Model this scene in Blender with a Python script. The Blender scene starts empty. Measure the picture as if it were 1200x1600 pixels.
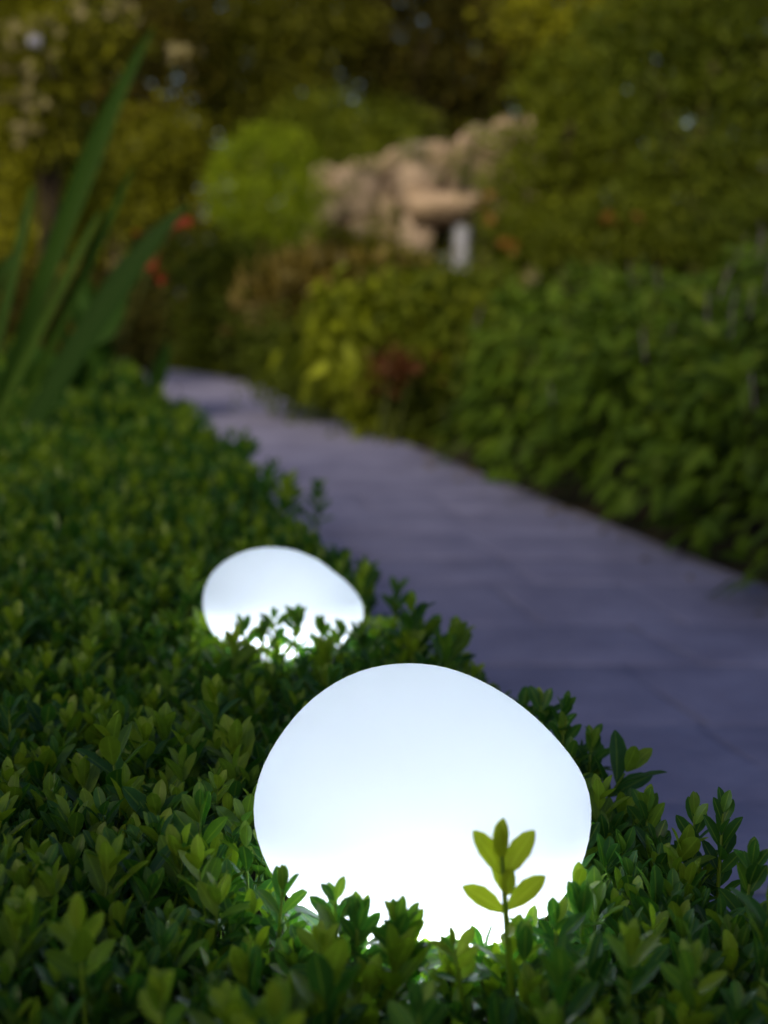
import bpy, math, random
import numpy as np
from mathutils import Vector, Matrix

R = math.radians
rng = np.random.default_rng(7)
random.seed(7)
scene = bpy.context.scene
col = scene.collection

# ------------------------------------------------------------------ camera
CAM = np.array([0.0, 0.0, 1.05]); PITCH = R(9.0); F = 2462.0
cam = bpy.data.cameras.new('camera'); camo = bpy.data.objects.new('camera', cam); col.objects.link(camo)
camo.location = CAM; camo.rotation_euler = (R(90) - PITCH, 0, 0)
cam.sensor_fit = 'VERTICAL'; cam.sensor_height = 36.0; cam.sensor_width = 27.0
cam.lens = 36.0 * F / 1600.0
cam.clip_start = 0.05; cam.clip_end = 2000
cam.dof.use_dof = True; cam.dof.focus_distance = 1.58; cam.dof.aperture_fstop = 3.1
scene.camera = camo

# ------------------------------------------------------------------ world, sun, exposure
SUN_EL, SUN_AZ = R(31), R(-160)      # azimuth measured from +Y (view direction), negative = from the left
w = bpy.data.worlds.new('World'); scene.world = w; w.use_nodes = True
nt = w.node_tree; bg = nt.nodes['Background']
sky = nt.nodes.new('ShaderNodeTexSky'); sky.sky_type = 'NISHITA'; sky.sun_disc = False
sky.sun_elevation = SUN_EL; sky.sun_rotation = SUN_AZ; sky.air_density = 1.0; sky.dust_density = 2.0; sky.ozone_density = 1.0
nt.links.new(sky.outputs[0], bg.inputs[0]); bg.inputs[1].default_value = 0.075
sl = bpy.data.lights.new('sun', 'SUN'); sl.energy = 3.2; sl.angle = R(24); sl.color = (1.0, 0.84, 0.52)
so = bpy.data.objects.new('sun', sl); col.objects.link(so)
sd = Vector((math.sin(SUN_AZ) * math.cos(SUN_EL), math.cos(SUN_AZ) * math.cos(SUN_EL), math.sin(SUN_EL)))
so.rotation_euler = sd.to_track_quat('Z', 'Y').to_euler(); so.location = (-6, -4, 8)
scene.view_settings.view_transform = 'Standard'; scene.view_settings.look = 'None'
scene.view_settings.gamma = 1; scene.view_settings.use_curve_mapping = False
scene.view_settings.exposure = 0.0
scene.cycles.use_denoising = True
scene.cycles.max_bounces = 8; scene.cycles.diffuse_bounces = 4; scene.cycles.transmission_bounces = 4
scene.cycles.sample_clamp_indirect = 6

# ------------------------------------------------------------------ helpers
FW = np.array([0, math.cos(PITCH), -math.sin(PITCH)]); UPV = np.array([0, math.sin(PITCH), math.cos(PITCH)])
RT = np.array([1.0, 0, 0])

def at(x, y, d):                    # a point of the place seen in direction (x, y) at depth d
    return CAM + d * (FW + RT * (x - 600) / F + UPV * (800 - y) / F)

def tag(o, label=None, cat=None, group=None, kind=None):
    if label: o['label'] = label
    if cat: o['category'] = cat
    if group: o['group'] = group
    if kind: o['kind'] = kind
    return o

def thing(name, label, cat, loc=(0, 0, 0), group=None):
    o = bpy.data.objects.new(name, None); col.objects.link(o); o.location = loc
    o.empty_display_size = 0.1
    return tag(o, label, cat, group)

def mesh_np(name, V, T, attrs=None, smooth=True):
    V = np.asarray(V, dtype=np.float32); T = np.asarray(T, dtype=np.int32)
    me = bpy.data.meshes.new(name)
    me.vertices.add(len(V)); me.vertices.foreach_set('co', V.ravel())
    me.loops.add(T.size); me.loops.foreach_set('vertex_index', T.ravel())
    me.polygons.add(len(T))
    me.polygons.foreach_set('loop_start', np.arange(0, T.size, T.shape[1], dtype=np.int32))
    if smooth: me.polygons.foreach_set('use_smooth', np.ones(len(T), dtype=bool))
    for k, a in (attrs or {}).items():
        at_ = me.attributes.new(k, 'FLOAT', 'POINT'); at_.data.foreach_set('value', np.asarray(a, dtype=np.float32))
    me.update(calc_edges=True)
    return me

def obj(name, me, mats, parent=None, kind=None, loc=None):
    o = bpy.data.objects.new(name, me); col.objects.link(o)
    if mats is not None and len(me.materials) == 0:
        for m in (mats if isinstance(mats, (list, tuple)) else [mats]): me.materials.append(m)
    if parent is not None:
        o.parent = parent
    if loc is not None: o.location = loc
    if kind: o['kind'] = kind
    return o

class MB:                            # collects triangles for one mesh
    def __init__(s): s.V = []; s.T = []; s.A = {}; s.n = 0
    def add(s, V, T, **A):
        V = np.asarray(V, float); s.V.append(V); s.T.append(np.asarray(T, int) + s.n)
        for k, a in A.items(): s.A.setdefault(k, []).append(np.broadcast_to(np.asarray(a, float), (len(V),)))
        s.n += len(V)
    def mesh(s, name, smooth=True):
        return mesh_np(name, np.concatenate(s.V), np.concatenate(s.T), {k: np.concatenate(a) for k, a in s.A.items()}, smooth)

def unit(a):
    a = np.asarray(a, float); return a / np.maximum(np.linalg.norm(a, axis=-1, keepdims=True), 1e-9)

def tube(pts, rad, sides=6):
    pts = np.asarray(pts, float); n = len(pts); rad = np.broadcast_to(np.asarray(rad, float), (n,))
    V = []; tan = np.gradient(pts, axis=0)
    for i in range(n):
        t = unit(tan[i]); a = unit(np.cross(t, [0.31, 0.95, 0.05])); b = np.cross(t, a)
        for k in range(sides):
            q = 2 * math.pi * k / sides; V.append(pts[i] + rad[i] * (math.cos(q) * a + math.sin(q) * b))
    T = []
    for i in range(n - 1):
        for k in range(sides):
            a0 = i * sides + k; a1 = i * sides + (k + 1) % sides
            T += [(a0, a1, a1 + sides), (a0, a1 + sides, a0 + sides)]
    V.append(pts[-1]); e = len(V) - 1
    for k in range(sides): T.append(((n - 1) * sides + k, (n - 1) * sides + (k + 1) % sides, e))
    return np.array(V), np.array(T)

def frames(Y, N):                    # rotation matrices with columns (x, y, z): y along the leaf, z its upper side
    Y = unit(Y); N = N - (N * Y).sum(-1, keepdims=True) * Y; N = unit(N)
    X = np.cross(Y, N)
    return np.stack([X, Y, N], axis=-1)

def scatter(tpl, P, M, S, tint):     # place a template at points P with rotations M and scales S
    TV, TT, rib = tpl
    S = np.asarray(S, float); S = S[:, None, None] if S.ndim == 1 else S[:, None, :]
    V = np.einsum('nij,nkj->nki', M, TV[None] * S) + P[:, None, :]
    n, k = len(P), len(TV)
    T = (TT[None] + (np.arange(n) * k)[:, None, None]).reshape(-1, 3)
    return V.reshape(-1, 3), T, np.tile(rib, n), np.repeat(tint, k)

# leaf templates: unit length along y, width along x, upper side +z
def leaf_tpl(width, secs, cup=0.25, droop=0.12, wavy=0.0):
    V = [(0, 0, 0)]; rib = [1.0]
    for (t, wf) in secs:
        z = -droop * t * t
        hw = 0.5 * width * wf
        V += [(-hw, t, z + cup * hw + wavy * math.sin(t * 9)), (0, t, z), (hw, t, z + cup * hw - wavy * math.sin(t * 9))]; rib += [0, 1, 0]
    V.append((0, 1, -droop)); rib.append(0.6)
    T = [(0, 2, 1), (0, 3, 2)]
    for i in range(len(secs) - 1):
        a = 1 + 3 * i; b = a + 3
        T += [(a, a + 1, b + 1), (a, b + 1, b), (a + 1, a + 2, b + 2), (a + 1, b + 2, b + 1)]
    a = 1 + 3 * (len(secs) - 1); e = len(V) - 1
    T += [(a, a + 1, e), (a + 1, a + 2, e)]
    return np.array(V, float), np.array(T), np.array(rib, float)

BOX_HI = leaf_tpl(0.43, [(0.10, 0.34), (0.34, 0.86), (0.62, 1.0), (0.84, 0.70), (0.955, 0.28)], cup=0.28, droop=0.10)
BOX_MID = leaf_tpl(0.43, [(0.15, 0.45), (0.55, 1.0), (0.88, 0.66)], cup=0.28, droop=0.10)
BOX_LO = leaf_tpl(0.46, [(0.58, 1.0)], cup=0.25, droop=0.08)
LANCE = leaf_tpl(0.36, [(0.10, 0.55), (0.30, 1.0), (0.60, 0.80), (0.84, 0.40)], cup=0.22, droop=0.30)
LANCE_LO = leaf_tpl(0.38, [(0.30, 1.0), (0.66, 0.72)], cup=0.22, droop=0.25)
OVAL = leaf_tpl(0.58, [(0.45, 1.0)], cup=0.2, droop=0.15)

# ------------------------------------------------------------------ materials
def new_mat(name):
    m = bpy.data.materials.new(name); m.use_nodes = True; n = m.node_tree; n.nodes.clear()
    return m, n, n.nodes.new('ShaderNodeOutputMaterial')

def leaf_mat(name, dark, mid, young, transl=0.3, rough=0.42, rib_gain=0.35, spec=0.4):
    m, n, out = new_mat(name); N = n.nodes.new; L = n.links.new
    at1 = N('ShaderNodeAttribute'); at1.attribute_name = 'tint'
    ramp = N('ShaderNodeValToRGB'); e = ramp.color_ramp.elements
    e[0].position = 0.0; e[0].color = (*dark, 1); e[1].position = 1.0; e[1].color = (*young, 1)
    k = ramp.color_ramp.elements.new(0.55); k.color = (*mid, 1)
    L(at1.outputs['Fac'], ramp.inputs[0])
    tc = N('ShaderNodeTexCoord'); nz = N('ShaderNodeTexNoise'); nz.inputs['Scale'].default_value = 90; nz.inputs['Detail'].default_value = 3
    L(tc.outputs['Object'], nz.inputs['Vector'])
    mr = N('ShaderNodeMapRange'); mr.inputs['To Min'].default_value = 0.72; mr.inputs['To Max'].default_value = 1.25
    L(nz.outputs['Fac'], mr.inputs['Value'])
    mul = N('ShaderNodeMix'); mul.data_type = 'RGBA'; mul.blend_type = 'MULTIPLY'; mul.inputs['Factor'].default_value = 1
    L(ramp.outputs['Color'], mul.inputs['A']); L(mr.outputs['Result'], mul.inputs['B'])
    at2 = N('ShaderNodeAttribute'); at2.attribute_name = 'rib'
    rm = N('ShaderNodeMapRange'); rm.inputs['From Min'].default_value = 0.84; rm.inputs['From Max'].default_value = 0.97
    rm.inputs['To Max'].default_value = rib_gain; L(at2.outputs['Fac'], rm.inputs['Value'])
    rb = N('ShaderNodeMix'); rb.data_type = 'RGBA'; rb.inputs['B'].default_value = (young[0] * 1.5, young[1] * 1.5, young[2] * 2.2, 1)
    L(rm.outputs['Result'], rb.inputs['Factor']); L(mul.outputs['Result'], rb.inputs['A'])
    em = N('ShaderNodeMapRange'); em.inputs['From Min'].default_value = 0.10; em.inputs['From Max'].default_value = 0.02
    em.inputs['To Max'].default_value = rib_gain * 0.7; L(at2.outputs['Fac'], em.inputs['Value'])
    rb0 = rb; rb = N('ShaderNodeMix'); rb.data_type = 'RGBA'; rb.inputs['B'].default_value = (young[0] * 1.2, young[1] * 1.2, young[2] * 2.0, 1)
    L(em.outputs['Result'], rb.inputs['Factor']); L(rb0.outputs['Result'], rb.inputs['A'])
    p = N('ShaderNodeBsdfPrincipled'); p.inputs['Roughness'].default_value = rough; p.inputs['Specular IOR Level'].default_value = spec
    L(rb.outputs['Result'], p.inputs['Base Color'])
    tr = N('ShaderNodeBsdfTranslucent')
    tcol = N('ShaderNodeMix'); tcol.data_type = 'RGBA'; tcol.blend_type = 'MULTIPLY'; tcol.inputs['Factor'].default_value = 1
    tcol.inputs['B'].default_value = (1.2, 1.28, 0.45, 1); L(rb.outputs['Result'], tcol.inputs['A']); L(tcol.outputs['Result'], tr.inputs['Color'])
    mx = N('ShaderNodeMixShader'); mx.inputs[0].default_value = transl
    L(p.outputs[0], mx.inputs[1]); L(tr.outputs[0], mx.inputs[2]); L(mx.outputs[0], out.inputs[0])
    return m

def noise_mat(name, c1, c2, scale=8, rough=0.85, bump=0.3, detail=6, coords='Object', c3=None, spec=0.3):
    m, n, out = new_mat(name); N = n.nodes.new; L = n.links.new
    tc = N('ShaderNodeTexCoord'); nz = N('ShaderNodeTexNoise'); nz.inputs['Scale'].default_value = scale; nz.inputs['Detail'].default_value = detail
    nz.inputs['Roughness'].default_value = 0.62
    src = tc.outputs['Object'] if coords != 'World' else N('ShaderNodeNewGeometry').outputs['Position']
    L(src, nz.inputs['Vector'])
    ramp = N('ShaderNodeValToRGB'); e = ramp.color_ramp.elements
    e[0].position = 0.33; e[0].color = (*c1, 1); e[1].position = 0.68; e[1].color = (*c2, 1)
    L(nz.outputs['Fac'], ramp.inputs[0]); colr = ramp.outputs['Color']
    if c3 is not None:
        oi = N('ShaderNodeObjectInfo'); mx = N('ShaderNodeMix'); mx.data_type = 'RGBA'; mx.inputs['B'].default_value = (*c3, 1)
        mm = N('ShaderNodeMath'); mm.operation = 'MULTIPLY'; mm.inputs[1].default_value = 0.75; L(oi.outputs['Random'], mm.inputs[0])
        L(mm.outputs[0], mx.inputs['Factor']); L(colr, mx.inputs['A']); colr = mx.outputs['Result']
    p = N('ShaderNodeBsdfPrincipled'); p.inputs['Roughness'].default_value = rough; p.inputs['Specular IOR Level'].default_value = spec
    L(colr, p.inputs['Base Color'])
    b = N('ShaderNodeBump'); b.inputs['Strength'].default_value = bump; b.inputs['Distance'].default_value = 0.02
    n2 = N('ShaderNodeTexNoise'); n2.inputs['Scale'].default_value = scale * 6; n2.inputs['Detail'].default_value = 5; L(src, n2.inputs['Vector'])
    L(n2.outputs['Fac'], b.inputs['Height']); L(b.outputs[0], p.inputs['Normal']); L(p.outputs[0], out.inputs[0])
    return m

M = {}
M['box'] = leaf_mat('box_leaf', (0.020, 0.078, 0.020), (0.051, 0.168, 0.030), (0.24, 0.35, 0.028), transl=0.48, rough=0.34, spec=0.40)
M['twig'] = noise_mat('twig_bark', (0.07, 0.06, 0.02), (0.14, 0.11, 0.04), 60)
M['core'] = noise_mat('hedge_gap_shade', (0.010, 0.014, 0.004), (0.025, 0.025, 0.010), 30)  # shade between the leaves put into a near-black brown
M['soil'] = noise_mat('garden_soil', (0.018, 0.014, 0.008), (0.05, 0.04, 0.022), 3, coords='Object')
M['stem'] = noise_mat('green_stem', (0.04, 0.06, 0.012), (0.08, 0.10, 0.02), 40)
M['bark'] = noise_mat('tree_bark', (0.03, 0.022, 0.014), (0.075, 0.055, 0.035), 12)

# ------------------------------------------------------------------ ground and path
def grid_sheet(name, x0, x1, y0, y1, z, mat):
    V = [(x0, y0, z), (x1, y0, z), (x1, y1, z), (x0, y1, z)]
    me = mesh_np(name, V, [(0, 1, 2), (0, 2, 3)], smooth=False)
    return obj(name, me, mat)

g = grid_sheet('ground', -400, 400, -400, 400, -0.03, M['soil']); tag(g, kind='structure')

def hedge_edge(y): return 0.712 - 0.248 * y - 0.065 * math.exp(-((y - 3.0) / 1.2) ** 2)           # right-hand rim of the hedge
def path_left(y): return 0.71 - 0.248 * y - bend(y)
def path_right(y): return 2.58 - 0.272 * y - bend(y)
def bend(y): return 0.10 * max(0.0, y - 13.5) ** 2

ys = np.arange(-3, 20.01, 0.5)
V = []; T = []
for i, y in enumerate(ys):
    V += [(path_left(y) - 0.15, y, -0.001), (path_right(y) + 0.06, y, -0.001)]
    if i: a = 2 * i; T += [(a - 2, a - 1, a + 1), (a - 2, a + 1, a)]
M['mortar'] = noise_mat('sandy_joint', (0.19, 0.182, 0.29), (0.27, 0.26, 0.39), 14)
path = obj('path', mesh_np('path', V, T, smooth=False), M['mortar']); tag(path, kind='structure')
M['slate'] = noise_mat('blue_grey_slate', (0.22, 0.220, 0.40), (0.325, 0.325, 0.56), 3.2, rough=0.7, bump=0.5, coords='World', spec=0.25)

def slab(quad, h, rg):
    # a flagstone: bevelled irregular top with real thickness
    q = np.array(quad, float); c = q.mean(0)
    pts = []
    for i in range(4):
        a, b = q[i], q[(i + 1) % 4]
        for t in (0.0, 0.33, 0.67):
            p = a + (b - a) * t; p = p + rg.normal(0, 0.006, 2); pts.append(p)
    pts = np.array(pts); k = len(pts)
    inner = c + (pts - c) * (1 - 0.012 / np.maximum(np.linalg.norm(pts - c, axis=1, keepdims=True), 0.05))
    V = [(p[0], p[1], -0.03) for p in pts] + [(p[0], p[1], h - 0.0015) for p in pts] + [(p[0], p[1], h + rg.normal(0, 0.0005)) for p in inner] + [(c[0], c[1], h)]
    T = []
    for i in range(k):
        j = (i + 1) % k
        for o in (0, k):
            T += [(o + i, o + j, o + k + j), (o + i, o + k + j, o + k + i)]
        T.append((2 * k + i, 2 * k + j, 3 * k))
    V = np.array(V); ctr = np.array([c[0], c[1], 0]); return V - ctr, T, ctr

srg = np.random.default_rng(3)
y = 0.4; rows = []
while y < 17.5:
    d = srg.uniform(0.42, 0.68); rows.append((y, y + d)); y += d
for (y0, y1) in rows:
    n = srg.integers(2, 5); cuts = np.sort(np.concatenate([[0, 1], (np.arange(1, n) + srg.uniform(-0.22, 0.22, n - 1)) / n]))
    sk = srg.uniform(-0.03, 0.03)
    for i in range(n):
        quad = []
        for (u, yy) in ((cuts[i], y0), (cuts[i + 1], y0), (cuts[i + 1], y1), (cuts[i], y1)):
            L0, R0 = path_left(yy), path_right(yy)
            quad.append([L0 + (R0 - L0) * (u + sk * (yy - y0)), yy])
        quad = np.array(quad); quad += 0.005 * unit(quad.mean(0) - quad)
        Vs, Ts, ctr = slab(quad, 0.002 + srg.uniform(0, 0.0016), srg)
        obj('paving_stone', mesh_np('paving_stone', Vs, Ts, smooth=False), M['slate'], path, loc=ctr)

# ------------------------------------------------------------------ glowing lamps
def glass_mat():
    m, n, out = new_mat('opal_glass'); N = n.nodes.new; L = n.links.new
    tr = N('ShaderNodeBsdfTranslucent'); tr.inputs[0].default_value = (0.55, 0.65, 0.82, 1)
    df = N('ShaderNodeBsdfDiffuse'); df.inputs[0].default_value = (0.85, 0.90, 0.96, 1)
    m1 = N('ShaderNodeMixShader'); m1.inputs[0].default_value = 0.22; L(tr.outputs[0], m1.inputs[1]); L(df.outputs[0], m1.inputs[2])
    L(m1.outputs[0], out.inputs[0])
    return m
M['glass'] = glass_mat()
M['lampbase'] = noise_mat('pale_metal', (0.5, 0.5, 0.52), (0.6, 0.6, 0.62), 20, rough=0.35, bump=0.02)

LAMPS = []
def pebble(outline, depth, n=72, rings=40):
    # outline: (angle deg, radius) in the x-z plane, smoothed; depth: half thickness along y
    a = np.radians([p[0] for p in outline]); r = np.array([p[1] for p in outline])
    def rad(ph):
        ph = ph % (2 * math.pi)
        aa = np.concatenate([a - 2 * math.pi, a, a + 2 * math.pi]); rr = np.concatenate([r, r, r])
        acc = 0.0
        for k in range(-6, 7): acc = acc + np.interp(ph + k * 0.035, aa, rr) * (1 - abs(k) / 7)
        return acc / sum(1 - abs(k) / 7 for k in range(-6, 7))
    V = [(0, -depth, 0)]; T = []
    for i in range(1, rings):
        t = math.pi * i / rings; dy = -math.cos(t); rho = math.sin(t) ** 0.94
        for k in range(n):
            ph = 2 * math.pi * k / n; q = rad(ph) * rho
            V.append((q * math.cos(ph), depth * dy, q * math.sin(ph)))
    V.append((0, depth, 0)); e = len(V) - 1
    for k in range(n):
        j = (k + 1) % n; T.append((0, 1 + k, 1 + j)); b = 1 + (rings - 2) * n; T.append((e, b + j, b + k))
    for i in range(rings - 2):
        for k in range(n):
            j = (k + 1) % n; p = 1 + i * n; q = p + n; T += [(p + k, q + k, q + j), (p + k, q + j, p + j)]
    return np.array(V), np.array(T), rad

def lamp(label, px, py, d, outline, depth, tilt, power, spill_spot, bulb):
    c = at(px, py, d)
    V, T, rad = pebble(outline, depth)
    Mt = np.array(Matrix.Rotation(tilt, 3, 'X'))
    t = thing('garden_lamp', label, 'lamp', (c[0], c[1], 0.0), 'glowing pebble lamps on the hedge')
    me = mesh_np('glass_shade', V @ Mt.T, T); obj('glass_shade', me, M['glass'], t, loc=(0, 0, c[2]))
    zb = (V @ Mt.T)[:, 2].min()
    mb = MB()                         # metal foot under the shade, on a stake in the soil
    prof = [(0.0, zb + 0.010), (0.055, zb + 0.012), (0.060, zb + 0.004), (0.058, zb - 0.010), (0.012, zb - 0.016), (0.012, zb - 0.05)]
    VV = []; TT = []; S = 20
    for (r_, z_) in prof:
        for k in range(S): VV.append((r_ * math.cos(6.2832 * k / S), r_ * math.sin(6.2832 * k / S), z_ + c[2]))
    for i in range(len(prof) - 1):
        for k in range(S):
            a0 = i * S + k; a1 = i * S + (k + 1) % S; TT += [(a0, a1, a1 + S), (a0, a1 + S, a0 + S)]
    obj('base', mesh_np('base', VV, TT), M['lampbase'], t)
    sv, st = tube([(0, 0, c[2] + zb - 0.03), (0, 0, 0.1), (0, 0, -0.1)], [0.011, 0.011, 0.004], 8)
    obj('stake', mesh_np('stake', sv, st), M['lampbase'], t)
    li = bpy.data.lights.new('bulb', 'POINT'); li.energy = power; li.shadow_soft_size = 0.03; li.color = (1.0, 0.955, 0.87)
    lo = bpy.data.objects.new('bulb', li); col.objects.link(lo); lo.parent = t; lo.location = (0, -0.42 * depth, c[2] + bulb[2] * 0.8)
    for k in range(10):               # ring of added spots inside the lamp, aimed outward to brighten nearby leaves
        q = 6.2832 * (k + 0.25) / 10
        li = bpy.data.lights.new('spill_spot', 'SPOT'); li.energy = spill_spot * (0.45 + 0.85 * math.sin(q) ** 2); li.shadow_soft_size = 0.016; li.spot_size = R(126); li.spot_blend = 1.0; li.color = (1.0, 0.94, 0.82)
        lo = bpy.data.objects.new('spill_spot', li); col.objects.link(lo); lo.parent = t; lo.location = (bulb[0] * math.cos(q), bulb[1] * math.sin(q), c[2] + bulb[2])
        lo.rotation_euler = Vector((-math.cos(q), -math.sin(q), 0.55)).to_track_quat('Z', 'Y').to_euler()
    LAMPS.append((c, Mt, rad, depth))

s1 = 1.50 / F
lamp('large glowing white pebble lamp sunk in the front of the hedge', 660, 1262, 1.50,
     [(q, v * s1) for q, v in ((1.5, 263), (10.4, 259), (19.6, 244), (33.8, 228), (50.4, 219), (65.4, 217), (79.6, 221), (95, 225), (115, 234), (132, 240), (153, 248), (166, 258),
      (177, 264), (188, 263), (199, 256), (225, 240), (250, 226), (275, 222), (300, 232), (321, 252), (338, 259), (349.5, 262))], 0.145, R(-12), 1.02, 2.7, (0.030, 0.020, -0.074))
s2 = 2.55 / F
lamp('smaller glowing white pebble lamp further along the hedge', 443, 938, 2.55,
     [(q, v * s2) for q, v in ((10.6, 108), (30, 88), (62.5, 79), (92, 81), (118, 91), (141.5, 106), (159, 120), (180, 127), (205, 121), (235, 100), (270, 86), (305, 102), (335, 124), (350, 129), (357, 125))], 0.105, R(-8), 0.40, 1.15, (0.026, 0.012, -0.044))

def inside_lamp(P, grow=1.0):
    m = np.zeros(len(P), bool)
    for (c, Mt, rad, dep) in LAMPS:
        q = (P - c) @ Mt; near = np.linalg.norm(q, axis=1) < 0.25
        if not near.any(): continue
        qq = q[near]; rho2 = np.clip(1 - (qq[:, 1] / (dep * grow)) ** 2, 0, 1)
        rr = rad(np.arctan2(qq[:, 2], qq[:, 0])) * grow * np.sqrt(rho2)
        m[np.where(near)[0]] |= np.hypot(qq[:, 0], qq[:, 2]) < rr
    return m

# ------------------------------------------------------------------ box hedge
HZ = 0.46
def hedge_z(x, y):
    dip = 0.0
    for (c, Mt, rad, dep) in LAMPS: dip = dip + 0.022 * np.exp(-(((x - c[0]) / (1.3 * dep)) ** 2 + ((y - c[1] + dep * 1.25) / (0.8 * dep)) ** 2))
    return HZ - dip + 0.014 * np.sin(x * 5.1 + y * 2.3) + 0.012 * np.sin(y * 4.3 - x * 3.1 + 1.0) + 0.010 * np.sin(x * 11 + 2) * np.sin(y * 9.0)

def sprig_spec(rg, pairs, leaf, spread=1.0, young=0.0, az0=None, gap=1.0, face=0.0):
    # list of leaves (pos, dir, normal, size, tint) and the stem length; stem along +z
    L = []; z = 0.0; az = rg.uniform(0, 6.28) if az0 is None else az0
    for k in range(pairs):
        f = k / max(pairs - 1, 1)
        z += leaf * rg.uniform(0.28, 0.44) * (1 - 0.35 * f) * gap
        ang = R(54 - 33 * f + rg.normal(0, 9)) * spread
        size = leaf * (0.92 + 0.12 * math.sin(f * 3.1) - 0.22 * f * f) * rg.uniform(0.88, 1.1)
        for s in (0, 1):
            a = az + math.pi * s + rg.normal(0, 0.18); ag = ang + rg.normal(0, 0.10)
            d = np.array([math.cos(a) * math.sin(ag), math.sin(a) * math.sin(ag), math.cos(ag)])
            nrm = np.array([0, -face, 1.0]) - d[2] * d + rg.normal(0, 0.14, 3)
            tint = np.clip(0.32 + 0.24 * f ** 2 + young * (0.35 + 0.5 * f) + rg.normal(0, 0.17), 0, 1)
            L.append((np.array([0, 0, z]) + 0.0015 * d, d, nrm, size * rg.uniform(0.93, 1.07), tint))
        az += math.pi / 2 + rg.normal(0, 0.22)
    return L, z

def stem_geo(z, bend_, r=0.0013, sides=4):
    return tube([(0, 0, -0.045), (0, 0, z * 0.5), (0, 0, z)], [r * 1.3, r, r * 0.6], sides)

def sprig_tpl(spec, z, tpl, sides=3):
    P = np.array([l[0] for l in spec]); Fm = frames(np.array([l[1] for l in spec]), np.array([l[2] for l in spec]))
    V, T, rib, tint = scatter(tpl, P, Fm, np.array([l[3] for l in spec]), np.array([l[4] for l in spec]))
    sv, st = stem_geo(z, 0, sides=sides)
    return (np.concatenate([V, sv]), np.concatenate([T, st + len(V)]), np.concatenate([rib, np.zeros(len(sv))]),
            np.concatenate([tint, np.full(len(sv), 0.8)]))

SP = []
vrg = np.random.default_rng(21)
for i in range(24):
    spec, z = sprig_spec(vrg, int(vrg.integers(4, 7)), vrg.uniform(0.030, 0.044), vrg.uniform(0.85, 1.12), vrg.choice([0, 0, 0.05, 0.1, 0.2, 0.45]))
    SP.append((spec, z))
TPL = {q: [sprig_tpl(s, z, t, sd_) for (s, z) in SP] for q, t, sd_ in (('hi', BOX_HI, 5), ('mid', BOX_MID, 3), ('lo', BOX_LO, 3))}

hedge = thing('box_hedge', 'low clipped box hedge with small glossy green leaves along the path', 'hedge', (0, 0, 0))

# sprig sites: top surface, rounded shoulder and path-side face
hrg = np.random.default_rng(5)
sites = []                            # x, y, z, nx, nz-ish lean, density class
def jitter_grid(y0, y1, step, width):
    out = []
    yy = y0
    while yy < y1:
        u = 0.0
        while u < width:
            out.append((u + hrg.uniform(-.5, .5) * step, yy + hrg.uniform(-.5, .5) * step)); u += step
        yy += step
    return np.array(out)
SHOULDER = 0.07; SIDE = 0.34; WID = 0.95
def site(u, y):
    # u: distance along the profile from the foot of the path side, over the shoulder, across the top
    e = hedge_edge(y); arc = SHOULDER * math.pi / 2
    if u < SIDE: x, z, n = e, HZ - SHOULDER - SIDE + u, (1, 0, 0.25)
    elif u < SIDE + arc:
        a = (u - SIDE) / SHOULDER; x, z, n = e - SHOULDER * (1 - math.cos(a)), HZ - SHOULDER + SHOULDER * math.sin(a), (math.cos(a), 0, math.sin(a) + 0.3)
    else:
        x = e - SHOULDER - (u - SIDE - arc); z, n = HZ, (0, 0, 1)
    z += (hedge_z(x, y) - HZ) * min(1, max(0, (z - 0.2) / 0.2))
    return (x, y, z, *n)
S_ = []
for (y0, y1, st) in ((0.55, 3.3, 0.026), (3.3, 5.2, 0.031), (5.2, 8.7, 0.038)):
    for (u, y) in jitter_grid(y0, y1, st, WID + SIDE + 0.05): S_.append(site(max(u, 0.0), y))
S_ = np.array(S_)
n = len(S_)
nrm = unit(S_[:, 3:6])
updir = unit(nrm * 0.55 + np.array([0, 0, 0.75]) + hrg.normal(0, 0.17, (n, 3)))
sc_ = np.clip(hrg.normal(1.0, 0.17, n), 0.62, 1.4) * np.clip(1 + 0.11 * (S_[:, 1] - 2.2), 1, 1.5)
base = S_[:, :3] - nrm * (0.054 * sc_)[:, None] + nrm * hrg.normal(0, 0.014, (n, 1))
rag = hrg.random(n); shoulder = (nrm[:, 2] > 0.3) & (nrm[:, 2] < 0.97)
lift = np.where(shoulder & (rag < 0.22), hrg.uniform(0.01, 0.055, n), np.where(rag < 0.05, hrg.uniform(0.01, 0.04, n), 0.0))
for (c, Mt, rad, dep) in LAMPS: lift = np.where(np.hypot(S_[:, 0] - c[0], S_[:, 1] - c[1]) < 2.1 * dep, 0, lift)
base = base + updir * lift[:, None]; sc_ = sc_ * (1 + lift * 5)
var = hrg.integers(0, len(SP), n)
roll = hrg.uniform(0, 6.283, n)
ref = np.stack([np.cos(roll), np.sin(roll), np.zeros(n)], -1)
Mx = unit(np.cross(ref, updir)); My = np.cross(updir, Mx); ROT = np.stack([Mx, My, updir], -1)
tipz = np.array([s[1] for s in SP])[var] * sc_
tips = base + updir * (tipz + 0.012)[:, None]
keep = ~inside_lamp(base, 1.0) & ~inside_lamp(tips, 0.97) & ~inside_lamp(base + updir * (tipz * 0.5)[:, None], 0.98)
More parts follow.
